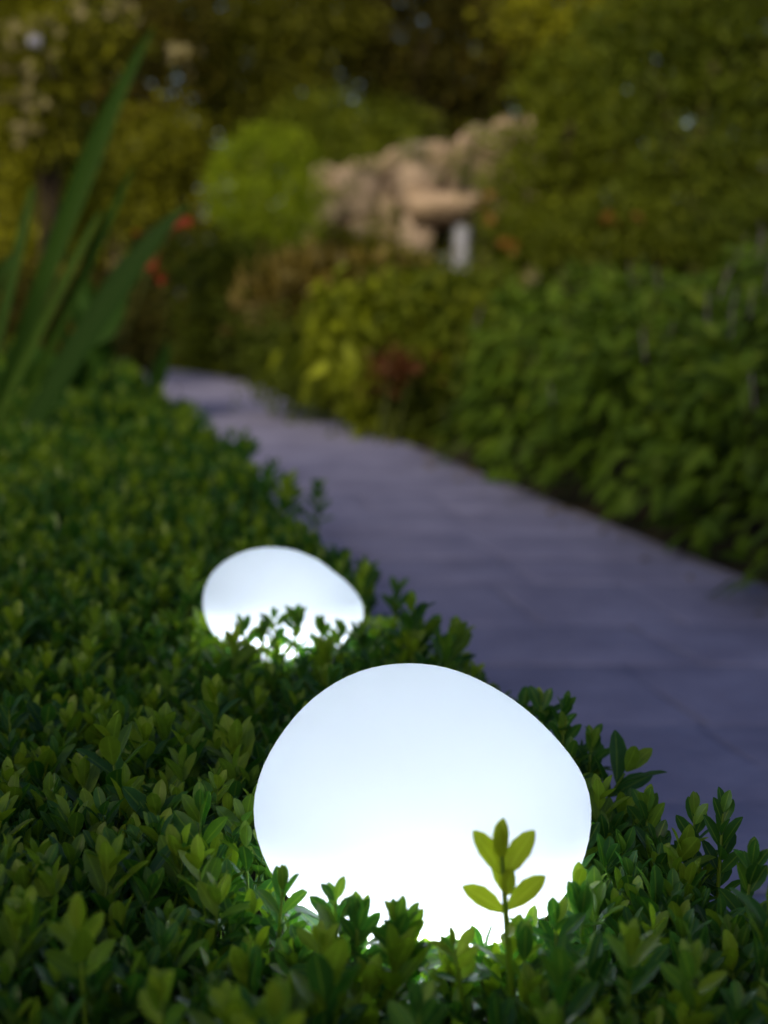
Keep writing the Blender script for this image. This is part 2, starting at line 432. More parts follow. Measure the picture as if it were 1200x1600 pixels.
# single, hand-set sprigs that stand out of the clipped surface in the photograph: pixel of the tip, depth, length, young, leaf size
HERO = [(780, 1286, 1.27, 7, 0.036, 0.9), (120, 1400, 1.16, 5, 0.042, 0.75), (432, 1530, 1.02, 5, 0.040, 0.85), (250, 1510, 1.10, 5, 0.030, 0.9),
        (312, 1225, 1.47, 6, 0.040, 0.05), (495, 1440, 1.27, 4, 0.028, 0.75), (632, 1400, 1.30, 5, 0.032, 0.15), (705, 1445, 1.26, 4, 0.026, 0.7),
        (523, 1370, 1.36, 5, 0.032, 0.0), (565, 1395, 1.33, 5, 0.032, 0.0), (660, 1530, 1.14, 5, 0.036, 0.0), (845, 1070, 1.93, 5, 0.034, 0.1),
        (880, 1110, 1.86, 5, 0.034, 0.1), (928, 1125, 1.82, 6, 0.034, 0.1), (1005, 1222, 1.66, 8, 0.036, 0.05), (1085, 1235, 1.60, 8, 0.036, 0.05),
        (1132, 1230, 1.58, 8, 0.036, 0.05), (1180, 1310, 1.48, 8, 0.036, 0.05), (497, 745, 4.0, 8, 0.034, 0.0), (572, 862, 2.9, 6, 0.034, 0.0),
        (620, 900, 2.75, 6, 0.034, 0.0), (645, 950, 2.60, 6, 0.034, 0.0), (425, 715, 4.55, 6, 0.036, 0.0), (95, 905, 2.75, 5, 0.036, 0.5),
        (190, 860, 2.95, 6, 0.036, 0.2), (1075, 1465, 1.22, 5, 0.034, 0.6), (35, 1390, 1.24, 5, 0.032, 0.8), (620, 1400, 1.29, 5, 0.034, 0.3),
        (445, 1350, 1.40, 5, 0.034, 0.2), (430, 945, 2.40, 4, 0.034, 0.1), (462, 942, 2.40, 5, 0.034, 0.1), (380, 958, 2.40, 4, 0.034, 0.2),
        (500, 960, 2.42, 5, 0.034, 0.1), (410, 965, 2.38, 4, 0.034, 0.1), (530, 965, 2.42, 4, 0.034, 0.2), (560, 1400, 1.30, 5, 0.030, 0.0),
        (820, 1440, 1.30, 5, 0.034, 0.05), (870, 1400, 1.34, 5, 0.034, 0.05), (905, 1375, 1.37, 5, 0.034, 0.1)]
# choose the ~260 sprigs that show largest as parts of their own; the rest is one mass
cz = (base - CAM) @ FW; sx = 600 + F * ((tips - CAM) @ RT) / ((tips - CAM) @ FW); sy = 800 - F * ((tips - CAM) @ UPV) / ((tips - CAM) @ FW)
vis = keep & ~inside_lamp(tips, 1.22) & ~inside_lamp(base + updir * (tipz * 0.6)[:, None], 1.15) & (sx > 5) & (sx < 1195) & (sy > 900) & (sy < 1590) & (nrm[:, 2] > 0.5)
order = np.where(vis)[0]; order = order[np.argsort(cz[order] + hrg.uniform(0, 0.35, len(order)))][:255]
single = np.zeros(n, bool); single[order] = True

mb = MB()
quality = np.where(cz < 2.0, 0, np.where(cz < 3.6, 1, 2))
for qi, qn in enumerate(('hi', 'mid', 'lo')):
    for v in range(len(SP)):
        idx = np.where(keep & ~single & (quality == qi) & (var == v))[0]
        if len(idx) == 0: continue
        TV, TT, rib, tint = TPL[qn][v]
        V = np.einsum('nij,nkj->nki', ROT[idx], TV[None] * sc_[idx][:, None, None]) + base[idx][:, None, :]
        k = len(TV); T = (TT[None] + (np.arange(len(idx)) * k)[:, None, None]).reshape(-1, 3); V = V.reshape(-1, 3)
        ti = np.clip(np.tile(tint, len(idx)) + np.repeat(hrg.normal(0, 0.09, len(idx)), k), 0, 1)
        ins = inside_lamp(V, 1.005)
        if ins.any():                 # drop a leaf as a whole where it would poke into a lamp
            nv = len({'hi': BOX_HI, 'mid': BOX_MID, 'lo': BOX_LO}[qn][0]); nl = len(SP[v][0])
            w_ = ins.reshape(len(idx), k); lf_ = w_[:, :nl * nv].reshape(len(idx), nl, nv); w_[:, :nl * nv] = np.repeat(lf_.any(2), nv, 1); ins = w_.ravel()
        T = T[~ins[T].any(1)]
        mb.add(V, T, rib=np.tile(rib, len(idx)), tint=ti)
obj('foliage', mb.mesh('hedge_foliage'), M['box'], hedge, kind='stuff')

def to_mat(Rm, p, s):
    m = Matrix.Identity(4)
    for i in range(3):
        for j in range(3): m[i][j] = Rm[i][j] * s
        m[i][3] = p[i]
    return m
hi_mesh = {}
for v in range(len(SP)):
    TV, TT, rib, tint = TPL['hi'][v]; hi_mesh[v] = mesh_np('sprig', TV, TT, {'rib': rib, 'tint': tint}); hi_mesh[v].materials.append(M['box'])
for i in order:
    o = obj('sprig', hi_mesh[var[i]], None, hedge); o.matrix_local = to_mat(ROT[i], base[i], sc_[i])

leaf_me = []
for t in np.linspace(0.05, 1.0, 9):
    TV, TT, rib = BOX_HI; me = mesh_np('leaf', TV, TT, {'rib': rib, 'tint': np.full(len(TV), t)}); me.materials.append(M['box']); leaf_me.append(me)
nleaf = 0
M['young'] = leaf_mat('young_lit_box_leaf', (0.16, 0.24, 0.02), (0.28, 0.36, 0.03), (0.40, 0.46, 0.04), transl=0.62, rough=0.42, spec=0.25)  # young shoot, leaf colour raised to carry the lamp glow behind it
young_lit_me = []
for t in np.linspace(0.05, 1.0, 9):
    TV, TT, rib = BOX_HI; me = mesh_np('leaf', TV, TT, {'rib': rib, 'tint': np.full(len(TV), t)}); me.materials.append(M['young']); young_lit_me.append(me)
for (hx, hy, hd, pairs, lf, yg) in HERO:
    if hd > 2.6: lf *= 1.35
    spec, z = sprig_spec(hrg, pairs, lf, 0.95, yg, 0.15 if hx > 300 and hd < 1.5 else None, 1.5 if hx == 780 else 1.15, 1.6 if hx == 780 else 0.5)
    if hx == 780:                     # the tall bright shoot in front of the large lamp
        spec = []
        for (z_, az_, an_, sz_, tn_) in ((0.020, -80, 55, 0.022, .8), (0.040, 5, 52, 0.040, .88), (0.038, 178, 50, 0.039, .88), (0.054, 95, 30, 0.034, .85), (0.052, -70, 30, 0.030, .9), (0.068, 8, 36, 0.043, .95), (0.070, 170, 26, 0.041, .95), (0.084, -95, 14, 0.027, .95), (0.084, 80, 16, 0.029, .95), (0.088, 30, 6, 0.028, 1.0)):
            a_, n_ = R(az_), R(an_); d_ = np.array([math.cos(a_) * math.sin(n_), math.sin(a_) * math.sin(n_), math.cos(n_)])
            sz_ *= 1.08
            spec.append((np.array([0, 0, z_]), d_, np.array([-0.5 * math.cos(a_), -1.0, 0.7]), sz_, tn_))
        z = 0.088
    tip = at(hx, hy, hd); lean = unit(np.array([0, 0, 1.0]) + hrg.normal(0, 0.07, 3))
    root = tip - lean * (z + lf * 0.75)
    a = math.pi / 2 + hrg.normal(0, 0.2); x_ = unit(np.cross([math.cos(a), math.sin(a), 0], lean)); Rm = np.stack([x_, np.cross(lean, x_), lean], -1)
    gap = max(0.0, root[2] - HZ + 0.06)
    sv, st = tube([(0, 0, -0.05 - gap), (0, 0, -gap * 0.4), (0, 0, z * 0.5), (0, 0, z)], np.array([0.0028, 0.0025, 0.002, 0.001]) * (1.35 if hx == 780 else 1), 6)
    o = obj('sprig', mesh_np('sprig_stem', sv, st, {'rib': np.zeros(len(sv)), 'tint': np.full(len(sv), 0.85)}), M['box'], hedge)
    o.matrix_local = to_mat(Rm, root, 1.0)
    Fm = frames(np.array([l[1] for l in spec]), np.array([l[2] for l in spec]))
    if hd > 1.9:                      # too small in the photograph to pick single leaves: one mesh
        V_, T_, rb_, ti_ = scatter(BOX_HI, np.array([l[0] for l in spec]), Fm, np.array([l[3] for l in spec]), np.array([l[4] for l in spec]))
        o.data = mesh_np('sprig', np.concatenate([sv, V_]), np.concatenate([st, T_ + len(sv)]), {'rib': np.concatenate([np.zeros(len(sv)), rb_]), 'tint': np.concatenate([np.full(len(sv), .85), ti_])})
        o.data.materials.append(M['box']); continue
    for j, l in enumerate(spec):
        c = obj('leaf', (young_lit_me if hx == 780 else leaf_me)[int(round(l[4] * 8))], None, o); c.matrix_local = to_mat(Fm[j], l[0], l[3]); nleaf += 1
print('hero leaves', nleaf, 'sites', n)

# solid filler core of the hedge, coloured dark so leaf gaps read as shade
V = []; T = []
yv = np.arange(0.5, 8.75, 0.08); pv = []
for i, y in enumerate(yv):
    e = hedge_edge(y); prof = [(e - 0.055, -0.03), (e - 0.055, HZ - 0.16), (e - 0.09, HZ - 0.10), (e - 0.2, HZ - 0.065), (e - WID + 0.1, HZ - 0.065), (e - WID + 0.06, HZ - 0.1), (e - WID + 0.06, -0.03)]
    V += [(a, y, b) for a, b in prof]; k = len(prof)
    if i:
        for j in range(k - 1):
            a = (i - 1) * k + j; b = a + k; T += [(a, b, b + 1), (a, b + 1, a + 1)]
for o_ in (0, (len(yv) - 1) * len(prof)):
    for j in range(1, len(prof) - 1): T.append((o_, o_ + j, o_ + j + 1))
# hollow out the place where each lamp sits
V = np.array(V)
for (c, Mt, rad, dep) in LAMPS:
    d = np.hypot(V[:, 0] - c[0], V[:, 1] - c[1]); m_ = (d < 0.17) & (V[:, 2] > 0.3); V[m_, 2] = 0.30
obj('dark_core', mesh_np('dark_core', V, T), M['core'], hedge)

# ------------------------------------------------------------------ sword leaves and red flowers at the left
M['sword'] = leaf_mat('sword_leaf', (0.0149, 0.0454, 0.0066), (0.0289, 0.0784, 0.0099), (0.0619, 0.1237, 0.0132), transl=0.25, rough=0.6, rib_gain=0.25, spec=0.12)
def blade(parent, p0, p1, p2, wmax, tint, nrm_dir):
    ts = np.linspace(0, 1, 22); C = ((1 - ts) ** 2)[:, None] * p0 + (2 * ts * (1 - ts))[:, None] * p1 + (ts ** 2)[:, None] * p2
    tan = unit(np.gradient(C, axis=0)); side = unit(np.cross(tan, nrm_dir)); nn = np.cross(side, tan)
    wv = wmax * 0.5 * np.clip(0.55 + 0.9 * ts, 0, 1) * np.clip((1 - ts) * 2.6, 0, 1) ** 0.8
    V = []; rib = []
    prof = [(-1, 0.18, 0), (-0.62, 0.0, .55), (-0.3, 0.10, 0.1), (0, -0.06, 1), (0.3, 0.10, 0.1), (0.62, 0.0, .55), (1, 0.18, 0)]
    for i in range(len(ts)):
        for (u, h, r_) in prof: V.append(C[i] + side[i] * wv[i] * u + nn[i] * wv[i] * h); rib.append(r_)
    T = []; k = len(prof)
    for i in range(len(ts) - 1):
        for j in range(k - 1):
            a = i * k + j; T += [(a, a + 1, a + k + 1), (a, a + k + 1, a + k)]
    V = np.array(V)
    return obj('leaf', mesh_np('sword_leaf', V - np.array(parent.location), T, {'rib': rib, 'tint': np.full(len(V), tint)}), M['sword'], parent)

root = np.array([-1.50, 5.25, 0.0])
sw = thing('sword_leaf_plant', 'tall plant with broad sword shaped green leaves rising behind the hedge', 'plant', root)
prg = np.random.default_rng(11)
DS = 5.2
for (mx_, my_, tx, ty, wpx, tint, dd) in [(105, 340, 243, 40, 66, 0.62, 0), (150, 500, 300, 318, 92, 0.20, -0.12), (120, 450, 212, 255, 36, 0.75, 0.12),
        (20, 430, 50, 290, 34, 0.6, 0.15), (85, 470, 160, 330, 30, 0.85, 0.05), 
        (-60, 380, -90, 150, 44, 0.5, 0.0), (-30, 520, 40, 395, 40, 0.3, -0.15), (-120, 420, -190, 250, 44, 0.5, 0.05)]:
    tip = at(tx, ty, DS + dd); mid = at(mx_, my_, DS + dd * 0.6)
    p0 = root + prg.normal(0, 0.03, 3) * [1, 1, 0]; p1 = 2 * mid - 0.5 * p0 - 0.5 * tip
    blade(sw, p0, p1, tip, 0.5 * wpx / F * DS, tint, unit(np.array([0.35, -1, 0.25]) + prg.normal(0, 0.25, 3)))

M['red'] = noise_mat('red_petal', (0.17, 0.015, 0.006), (0.26, 0.028, 0.008), 25, rough=0.5)
def flower_mesh(name, size, petals=6, cup=0.5):
    mb = MB()
    for k in range(petals):
        a = 6.2832 * k / petals; d = np.array([[math.cos(a), math.sin(a), cup]]); nr = np.array([[-math.cos(a) * cup, -math.sin(a) * cup, 1.0]])
        V, T, rib, ti = scatter(BOX_MID, np.zeros((1, 3)), frames(d, nr), np.array([size * (0.9 if k % 2 else 1)]), np.array([0.5])); mb.add(V, T)
    return mb.mesh(name)
fm = flower_mesh('red_flower', 0.045); fm.materials.append(M['red'])
root = np.array([-1.30, 6.6, 0.0])
rf = thing('red_flower_plant', 'plant with small bright red flowers behind the sword shaped leaves', 'plant', root)
for (pts, d) in (([(285, 352), (268, 366), (300, 345)], 6.6), ([(238, 415), (248, 432), (230, 425), (258, 440)], 6.6), ([(212, 368)], 6.7)):
    tip = at(*pts[0], d) - root
    sv, st = tube([(0, 0, 0), tip * [0.45, 0.45, 0.6], tip * [0.8, 0.8, 0.95], tip], [0.006, 0.005, 0.004, 0.003], 6)
    obj('stem', mesh_np('stem', sv, st), M['stem'], rf)
    for (fx, fy) in pts:
        for q in range(1 + (fx > 220)):
            c = obj('flower', fm, None, rf); c.location = at(fx + prg.normal(0, 5), fy + prg.normal(0, 4), d + prg.normal(0, .03)) - root
            c.rotation_euler = (prg.uniform(0.5, 1.6), prg.uniform(-.6, .6), prg.uniform(0, 6.28)); s = prg.uniform(0.5, 0.9); c.scale = (s, s, s)
mb = MB(); k = 60
P = np.stack([prg.normal(0.0, 0.16, k), prg.normal(0, 0.12, k), prg.uniform(0.1, 0.8, k)], -1); Y = unit(np.stack([prg.normal(0, .5, k), prg.normal(0, .5, k), np.full(k, 1.0)], -1))
V, T, rib, ti = scatter(LANCE, P, frames(Y, prg.normal(0, 1, (k, 3))), prg.uniform(.16, .3, k), prg.uniform(.2, .6, k)); mb.add(V, T, rib=rib, tint=ti)
obj('foliage', mb.mesh('red_flower_foliage'), M['sword'], rf, kind='stuff')

# ------------------------------------------------------------------ shrubs, perennials and trees behind
def crown_mesh(name, lobes, n, size, tpl, rg, origin, clump=0.16, shell=0.55, droop=0.3, tint=(0.1, 0.9), per=26, flat=None):
    # lobes: (centre, radii); leaves gathered in clumps through each lobe's volume
    vol = np.array([np.prod(np.array(l[1])) ** (2 / 3) for l in lobes]); cnt = np.maximum(1, (vol / vol.sum() * n / per).astype(int))
    CP = []; CO = []
    for (c, r), m in zip(lobes, cnt):
        d = unit(rg.normal(0, 1, (m, 3))); rr = rg.uniform(shell, 1.02, (m, 1)) ** 0.7
        CP.append(np.array(c) + d * rr * np.array(r)); CO.append(unit(d / np.array(r)))
    CP = np.concatenate(CP); CO = np.concatenate(CO); m = len(CP)
    ct = rg.uniform(tint[0], tint[1], m); cs = rg.uniform(0.6, 1.35, m)
    P = np.repeat(CP, per, 0) + rg.normal(0, 1, (m * per, 3)) * (clump * np.repeat(cs, per))[:, None] * [1, 1, 0.75]
    O = np.repeat(CO, per, 0)
    P[:, 2] = np.maximum(P[:, 2], 0.03)
    Y = unit(O * 0.7 + rg.normal(0, 0.6, P.shape) + np.array([0, 0, -droop])); N = O * 0.5 + np.array([0, 0, 0.7]) + rg.normal(0, 0.45, P.shape)
    V, T, rib, ti = scatter(tpl, P, frames(Y, N), size * rg.uniform(0.65, 1.3, len(P)), np.clip(np.repeat(ct, per) + rg.normal(0, 0.1, len(P)), 0, 1))
    return mesh_np(name, V - origin, T, {'rib': rib, 'tint': ti})

def px_lobes(lst, d):
    out = []
    for q in lst:
        x, y, rx, ry = q[:4]; dd = d + (q[4] if len(q) > 4 else 0)
        out.append((at(x, y, dd), (rx / F * dd, max(rx, ry) / F * dd * 0.8, ry / F * dd)))
    return out

def plant(name, cat, label, lobes, n, size, mat, seed, tpl=OVAL, fine=True, trunk=None, clump=0.16, stems=5, droop=0.3, tint=(0.1, 0.9), shell=0.55, part='foliage', per=26, group=None, foot=None):
    if fine and tpl is OVAL: n = int(n * 1.8); size *= 0.72
    rg = np.random.default_rng(seed)
    C = np.mean([l[0] for l in lobes], 0) if foot is None else foot; origin = np.array([C[0], C[1], 0.0])
    t = thing(name, label, cat, origin, group)
    me = crown_mesh(part, lobes, n, size, tpl, rg, origin, clump, shell, droop, tint, per); o = obj(part, me, mat, t); 
    o['kind'] = 'stuff'
    if trunk:
        low = min(l[0][2] - l[1][2] for l in lobes); top = max(l[0][2] for l in lobes)
        zs = np.linspace(-0.05, top * 0.85, 8); wob = np.cumsum(rg.normal(0, 0.05, (8, 2)), 0); wob -= wob[0]
        pts = np.column_stack([wob, zs]); mbt = MB(); mbt.add(*tube(pts, trunk * np.linspace(1.15, 0.35, 8), 9))
        obj('trunk', mbt.mesh('trunk'), M['bark'], t)
        for l in lobes:
            k = rg.integers(3, 6); st = pts[k]; e = l[0] - origin
            md = (st + e) / 2 + [0, 0, -0.1]
            obj('limb', mesh_np('limb', *tube([st, md, e], [trunk * 0.45, trunk * 0.3, trunk * 0.12], 6)), M['bark'], t)
    else:
        for k in range(stems):
            l = lobes[k % len(lobes)]; e = l[0] - origin + rg.normal(0, 0.3, 3) * np.array(l[1]); st = np.array([*(rg.normal(0, 0.06, 2) + e[:2] * 0.35), -0.03])
            obj('stem', mesh_np('stem', *tube([st, (st + e) / 2 + [0, 0, 0.05], e], [0.012, 0.009, 0.004], 5)), M['stem'], t)
    return t

M['border'] = leaf_mat('border_leaf', (0.0498, 0.0998, 0.0083), (0.0998, 0.1788, 0.0125), (0.1975, 0.2702, 0.0291), transl=0.25, rough=0.55, rib_gain=0.2, spec=0.2)
M['olive'] = leaf_mat('olive_leaf', (0.0597, 0.0688, 0.0053), (0.1641, 0.1720, 0.0070), (0.3431, 0.3525, 0.0123), transl=0.3, rough=0.6, rib_gain=0.1, spec=0.2)
M['yellow'] = leaf_mat('yellow_green_leaf', (0.0651, 0.0880, 0.0058), (0.1627, 0.2010, 0.0087), (0.3578, 0.4146, 0.0175), transl=0.3, rough=0.6, rib_gain=0.1, spec=0.2)
M['green'] = leaf_mat('mid_green_leaf', (0.0473, 0.0709, 0.0068), (0.0979, 0.1350, 0.0085), (0.1773, 0.2110, 0.0119), transl=0.3, rough=0.6, rib_gain=0.1, spec=0.2)
M['deep'] = leaf_mat('dark_tree_leaf', (0.0225, 0.0225, 0.0032), (0.0483, 0.0467, 0.0048), (0.1288, 0.0998, 0.0080), transl=0.2, rough=0.65, rib_gain=0.05, spec=0.15)
M['russet'] = leaf_mat('russet_leaf', (0.045, 0.015, 0.004), (0.09, 0.026, 0.006), (0.16, 0.05, 0.01), transl=0.3, rough=0.6, rib_gain=0.1)
M['grassy'] = leaf_mat('tan_green_grass', (0.0780, 0.0624, 0.0094), (0.1560, 0.1170, 0.0156), (0.2496, 0.1872, 0.0312), transl=0.3, rough=0.6, rib_gain=0.1)
M['lime'] = leaf_mat('lime_green_leaf', (0.0608, 0.1076, 0.0078), (0.1622, 0.2392, 0.0130), (0.3448, 0.4425, 0.0208), transl=0.3, rough=0.6, rib_gain=0.1, spec=0.15)
GD = 17.0
M['spike'] = noise_mat('mauve_flower', (0.26, 0.19, 0.28), (0.44, 0.36, 0.48), 60, rough=0.7)
M['blossom'] = noise_mat('cream_blossom', (0.16, 0.14, 0.07), (0.27, 0.24, 0.13), 30, rough=0.7)
M['bluebloom'] = noise_mat('pale_blue_blossom', (0.25, 0.26, 0.40), (0.38, 0.40, 0.55), 30, rough=0.7)
M['orange'] = noise_mat('orange_petal', (0.14, 0.065, 0.01), (0.21, 0.095, 0.015), 25, rough=0.6)

# perennial border along the far side of the path: mounds of long drooping leaves
lance_me = []
for t_ in np.linspace(0.1, 0.9, 5):
    TV, TT, rib = LANCE; me = mesh_np('leaf', TV, TT, {'rib': rib, 'tint': np.full(len(TV), t_)}); me.materials.append(M['border']); lance_me.append(me)
def spike_mesh():
    rg = np.random.default_rng(4); mb = MB(); sv, st = tube([(0, 0, -0.08), (0, 0, 0.0), (0, 0, 0.11)], [0.003, 0.003, 0.002], 5); mb.add(sv, st)
    for k in range(46):
        z = rg.uniform(0, 0.11); a = rg.uniform(0, 6.28); r_ = 0.012 * (1 - 0.6 * z / 0.11); d = np.array([[math.cos(a), math.sin(a), 0.4]])
        V, T, _, _ = scatter(BOX_LO, np.array([[0, 0, z]]), frames(d, np.array([[0, 0, 1.0]])), np.array([r_ * 1.6]), np.array([0.5])); mb.add(V, T)
    return mb.mesh('flower_spike')
spike_me = spike_mesh(); spike_me.materials.append(M['spike'])

def border_clump(label, cx, cy, rx, ry, h, nbig, nstuff, nspk, seed):
    rg = np.random.default_rng(seed); org = np.array([cx, cy, 0.0])
    t = thing('leafy_border_plant', label, 'plant', org, 'leafy plants edging the far side of the path')
    def leaves(nn, face):
        th = rg.uniform(0, 6.283, nn) if not face else rg.uniform(math.pi * 0.85, math.pi * 1.75, nn)
        zz = rg.uniform(0.04, 1.0, nn) ** 0.85
        bul = np.sqrt(np.clip(1 - (zz * 0.96) ** 3.2, 0.02, 1)) * (0.80 + 0.2 * np.sin(th * 5 + seed) * np.cos(zz * 7 + seed))
        rad_ = bul * rg.uniform(0.72, 1.05, nn)
        P = np.stack([rx * np.cos(th) * rad_, ry * np.sin(th) * rad_, zz * h], -1)
        O = unit(np.stack([np.cos(th), np.sin(th), 0.25 + 0.9 * zz ** 2], -1))
        Y = unit(O * [1, 1, 0.3] + rg.normal(0, 0.33, (nn, 3)) + np.array([0, 0, -0.45]) * (1.2 - zz)[:, None]); N = O + np.array([0, 0, 0.6]) + rg.normal(0, 0.25, (nn, 3))
        return P, frames(Y, N), rg.uniform(0.10, 0.175, nn) * (1.05 - 0.35 * zz), np.clip(rg.normal(0.42, 0.17, nn) + 0.25 * (zz - 0.5), 0, 1)
    P, Fm, s, ti = leaves(nstuff, False); V, T, rib, tt = scatter(LANCE_LO, P, Fm, s, ti); V[:, 2] = np.maximum(V[:, 2], 0.012)
    obj('foliage', mesh_np('foliage', V, T, {'rib': rib, 'tint': tt}), M['border'], t, kind='stuff')
    P, Fm, s, ti = leaves(nbig, True)
    for i in range(nbig):
        o = obj('leaf', lance_me[int(ti[i] * 4.99)], None, t); o.matrix_local = to_mat(Fm[i], P[i] * [1.04, 1.04, 1] + [0, 0, 0.03], s[i])
    for k in range(9):
        a = rg.uniform(0, 6.28); q = rg.uniform(0.2, 0.8); e = np.array([rx * math.cos(a) * q, ry * math.sin(a) * q, h * 0.85])
        obj('stem', mesh_np('stem', *tube([(e[0] * .4, e[1] * .4, -0.03), e * [.7, .7, .5], e], [0.008, 0.006, 0.004], 5)), M['stem'], t)
    for k in range(nspk):
        a = rg.uniform(math.pi * 0.8, math.pi * 1.9); q = rg.uniform(0.3, 1.0); zt = h * (1 - 0.55 * q ** 2.5) + rg.uniform(-0.02, 0.08)
        o = obj('flower_spike', spike_me, None, t); o.location = (rx * math.cos(a) * q * 1.06, ry * math.sin(a) * q * 1.06, zt); s = rg.uniform(0.4, 0.75); o.scale = (s, s, s)
        o.rotation_euler = (rg.normal(0, 0.15), rg.normal(0, 0.15), rg.uniform(0, 6))
    return t
def pr(y, off): return path_right(y) + off
border_clump('leafy border plant cut off by the right frame edge, nearest the viewer on the path', pr(4.7, 0.45), 4.7, 0.66, 0.75, 0.98, 40, 900, 8, 31)
border_clump('leafy border plant with mauve flower spikes, second from the viewer along the path edge', pr(5.8, 0.55), 5.8, 0.62, 0.75, 1.02, 60, 1000, 20, 32)
border_clump('third leafy border plant from the viewer along the path edge', pr(6.95, 0.55), 6.95, 0.62, 0.75, 0.98, 60, 1000, 3, 33)
border_clump('leafy border plant at the path edge next to the loose green shrub', pr(8.1, 0.52), 8.1, 0.60, 0.75, 0.92, 60, 1000, 1, 34)
border_clump('taller leafy border plant with mauve spikes behind the front row', pr(6.9, 1.22), 6.9, 0.75, 0.8, 1.18, 35, 800, 18, 35)
border_clump('leafy border plant in the back row, beneath the large dark green tree', pr(7.9, 1.6), 7.9, 0.8, 0.85, 1.12, 30, 800, 6, 36)
border_clump('leafy border plant in the back row, below the yellow green tree', pr(9.6, 1.35), 9.6, 0.8, 0.8, 1.02, 30, 800, 3, 37)

# arching yellow-green shrubs at the bend and their neighbours
plant('arching_shrub', 'shrub', 'yellow green shrub arching down to the path below the rock grotto', px_lobes([(530, 500, 28, 30), (562, 560, 20, 40, -0.1), (572, 625, 12, 34, -0.15), (515, 545, 22, 30, 0.1), (550, 470, 24, 22, 0.2), (600, 450, 26, 22, 0.3)], 9.7), 700, 0.15, M['yellow'], 41, tpl=LANCE_LO, clump=0.085, droop=0.9, tint=(0.2, 0.75), per=9)
plant('arching_shrub', 'shrub', 'loose green shrub between arching shrub and leafy border', px_lobes([(640, 500, 30, 24), (665, 470, 34, 24, 0.2), (715, 480, 34, 26, 0.3), (700, 540, 50, 50, 0.1), (650, 545, 26, 24), (760, 520, 40, 50, 0.3)], 9.6), 2200, 0.13, M['green'], 42, tpl=LANCE_LO, clump=0.10, droop=0.6, tint=(0.3, 1.0), per=11)
plant('russet_plant', 'plant', 'small red brown leaved plant at the path edge under the yellow shrub', px_lobes([(615, 560, 20, 14), (600, 585, 14, 26), (640, 580, 18, 22)], 9.25), 260, 0.06, M['russet'], 43, clump=0.06, stems=4)
plant('low_shrub', 'shrub', 'dark low shrub on the path edge left of the arching yellow shrub', px_lobes([(450, 560, 50, 55), (500, 600, 40, 40, -0.3), (640, 650, 40, 40, -1.2)], 10.8), 2600, 0.075, M['green'], 44, clump=0.10, tint=(0.0, 0.45))
plant('low_shrub', 'shrub', 'mid green shrub where the path disappears round the bend', px_lobes([(330, 520, 60, 55), (400, 500, 60, 70), (290, 560, 45, 30, 0.4)], 15.6), 3600, 0.10, M['green'], 45, clump=0.15, tint=(0.15, 0.7))
plant('low_shrub', 'shrub', 'dense dark shrub at the far end of the hedge behind the red flowers', px_lobes([(190, 500, 55, 75), (140, 540, 70, 60), (60, 520, 80, 90), (215, 540, 22, 50, 0.2)], 10.2), 3600, 0.075, M['deep'], 46, clump=0.11, tint=(0.0, 0.7))
plant('tall_grass', 'grass', 'tan green upright grasses in front of the rock grotto', px_lobes([(470, 470, 60, 40), (540, 460, 60, 36), (600, 470, 50, 36)], 13.2), 2600, 0.16, M['grassy'], 47, tpl=LANCE_LO, clump=0.12, droop=-0.9, tint=(0.0, 0.6))
plant('low_shrub', 'shrub', 'olive green shrub below the rounded bush, left of the grasses', px_lobes([(400, 440, 70, 50), (330, 430, 50, 45), (450, 490, 60, 50, -0.6)], 14.4), 3200, 0.10, M['green'], 48, clump=0.14, tint=(0.1, 0.8))
plant('low_shrub', 'shrub', 'green shrub right under the dark opening of the rock grotto', px_lobes([(690, 480, 70, 42), (620, 475, 50, 36), (770, 470, 60, 45)], 12.4), 3000, 0.085, M['green'], 49, clump=0.12, tint=(0.1, 0.8))

plant('trailing_plant', 'plant', 'thin trailing greenery hanging over the top of the rock grotto', px_lobes([(560, 250, 40, 12), (640, 232, 30, 14), (720, 250, 16, 30), (760, 205, 30, 12), (770, 290, 24, 30), (600, 335, 18, 22), (530, 300, 10, 30)], GD - 0.45), 900, 0.07, M['green'], 63, clump=0.09, tint=(0.3, 1.0), per=12)
plant('trailing_plant', 'plant', 'bushy greenery at the foot of the rock grotto hiding its lowest stones', px_lobes([(520, 400, 40, 26), (580, 400, 44, 34), (640, 425, 40, 22), (770, 415, 22, 20)], GD - 0.8), 1500, 0.10, M['olive'], 64, clump=0.12, tint=(0.0, 0.7), per=16)
plant('low_shrub', 'shrub', 'shady green shrub beside the trunk of the large dark green tree', px_lobes([(1130, 375, 60, 45), (1190, 360, 50, 50), (1060, 385, 40, 30)], 11.8), 2200, 0.08, M['green'], 66, clump=0.12, tint=(0.0, 0.6))
# clipped rounded bush
plant('rounded_bush', 'shrub', 'rounded light green bush standing left of the rock grotto', px_lobes([(420, 285, 86, 88), (400, 300, 74, 80), (440, 330, 70, 70)], 15.0), 9000, 0.05, M['lime'], 50, clump=0.05, shell=0.93, tint=(0.4, 0.95), per=20)
plant('broad_bush', 'shrub', 'broad green bush above and between rounded bush and grotto', px_lobes([(560, 215, 75, 38), (500, 190, 60, 35), (630, 205, 40, 35)], 18.6), 3600, 0.10, M['green'], 51, clump=0.15, tint=(0.3, 1.0))

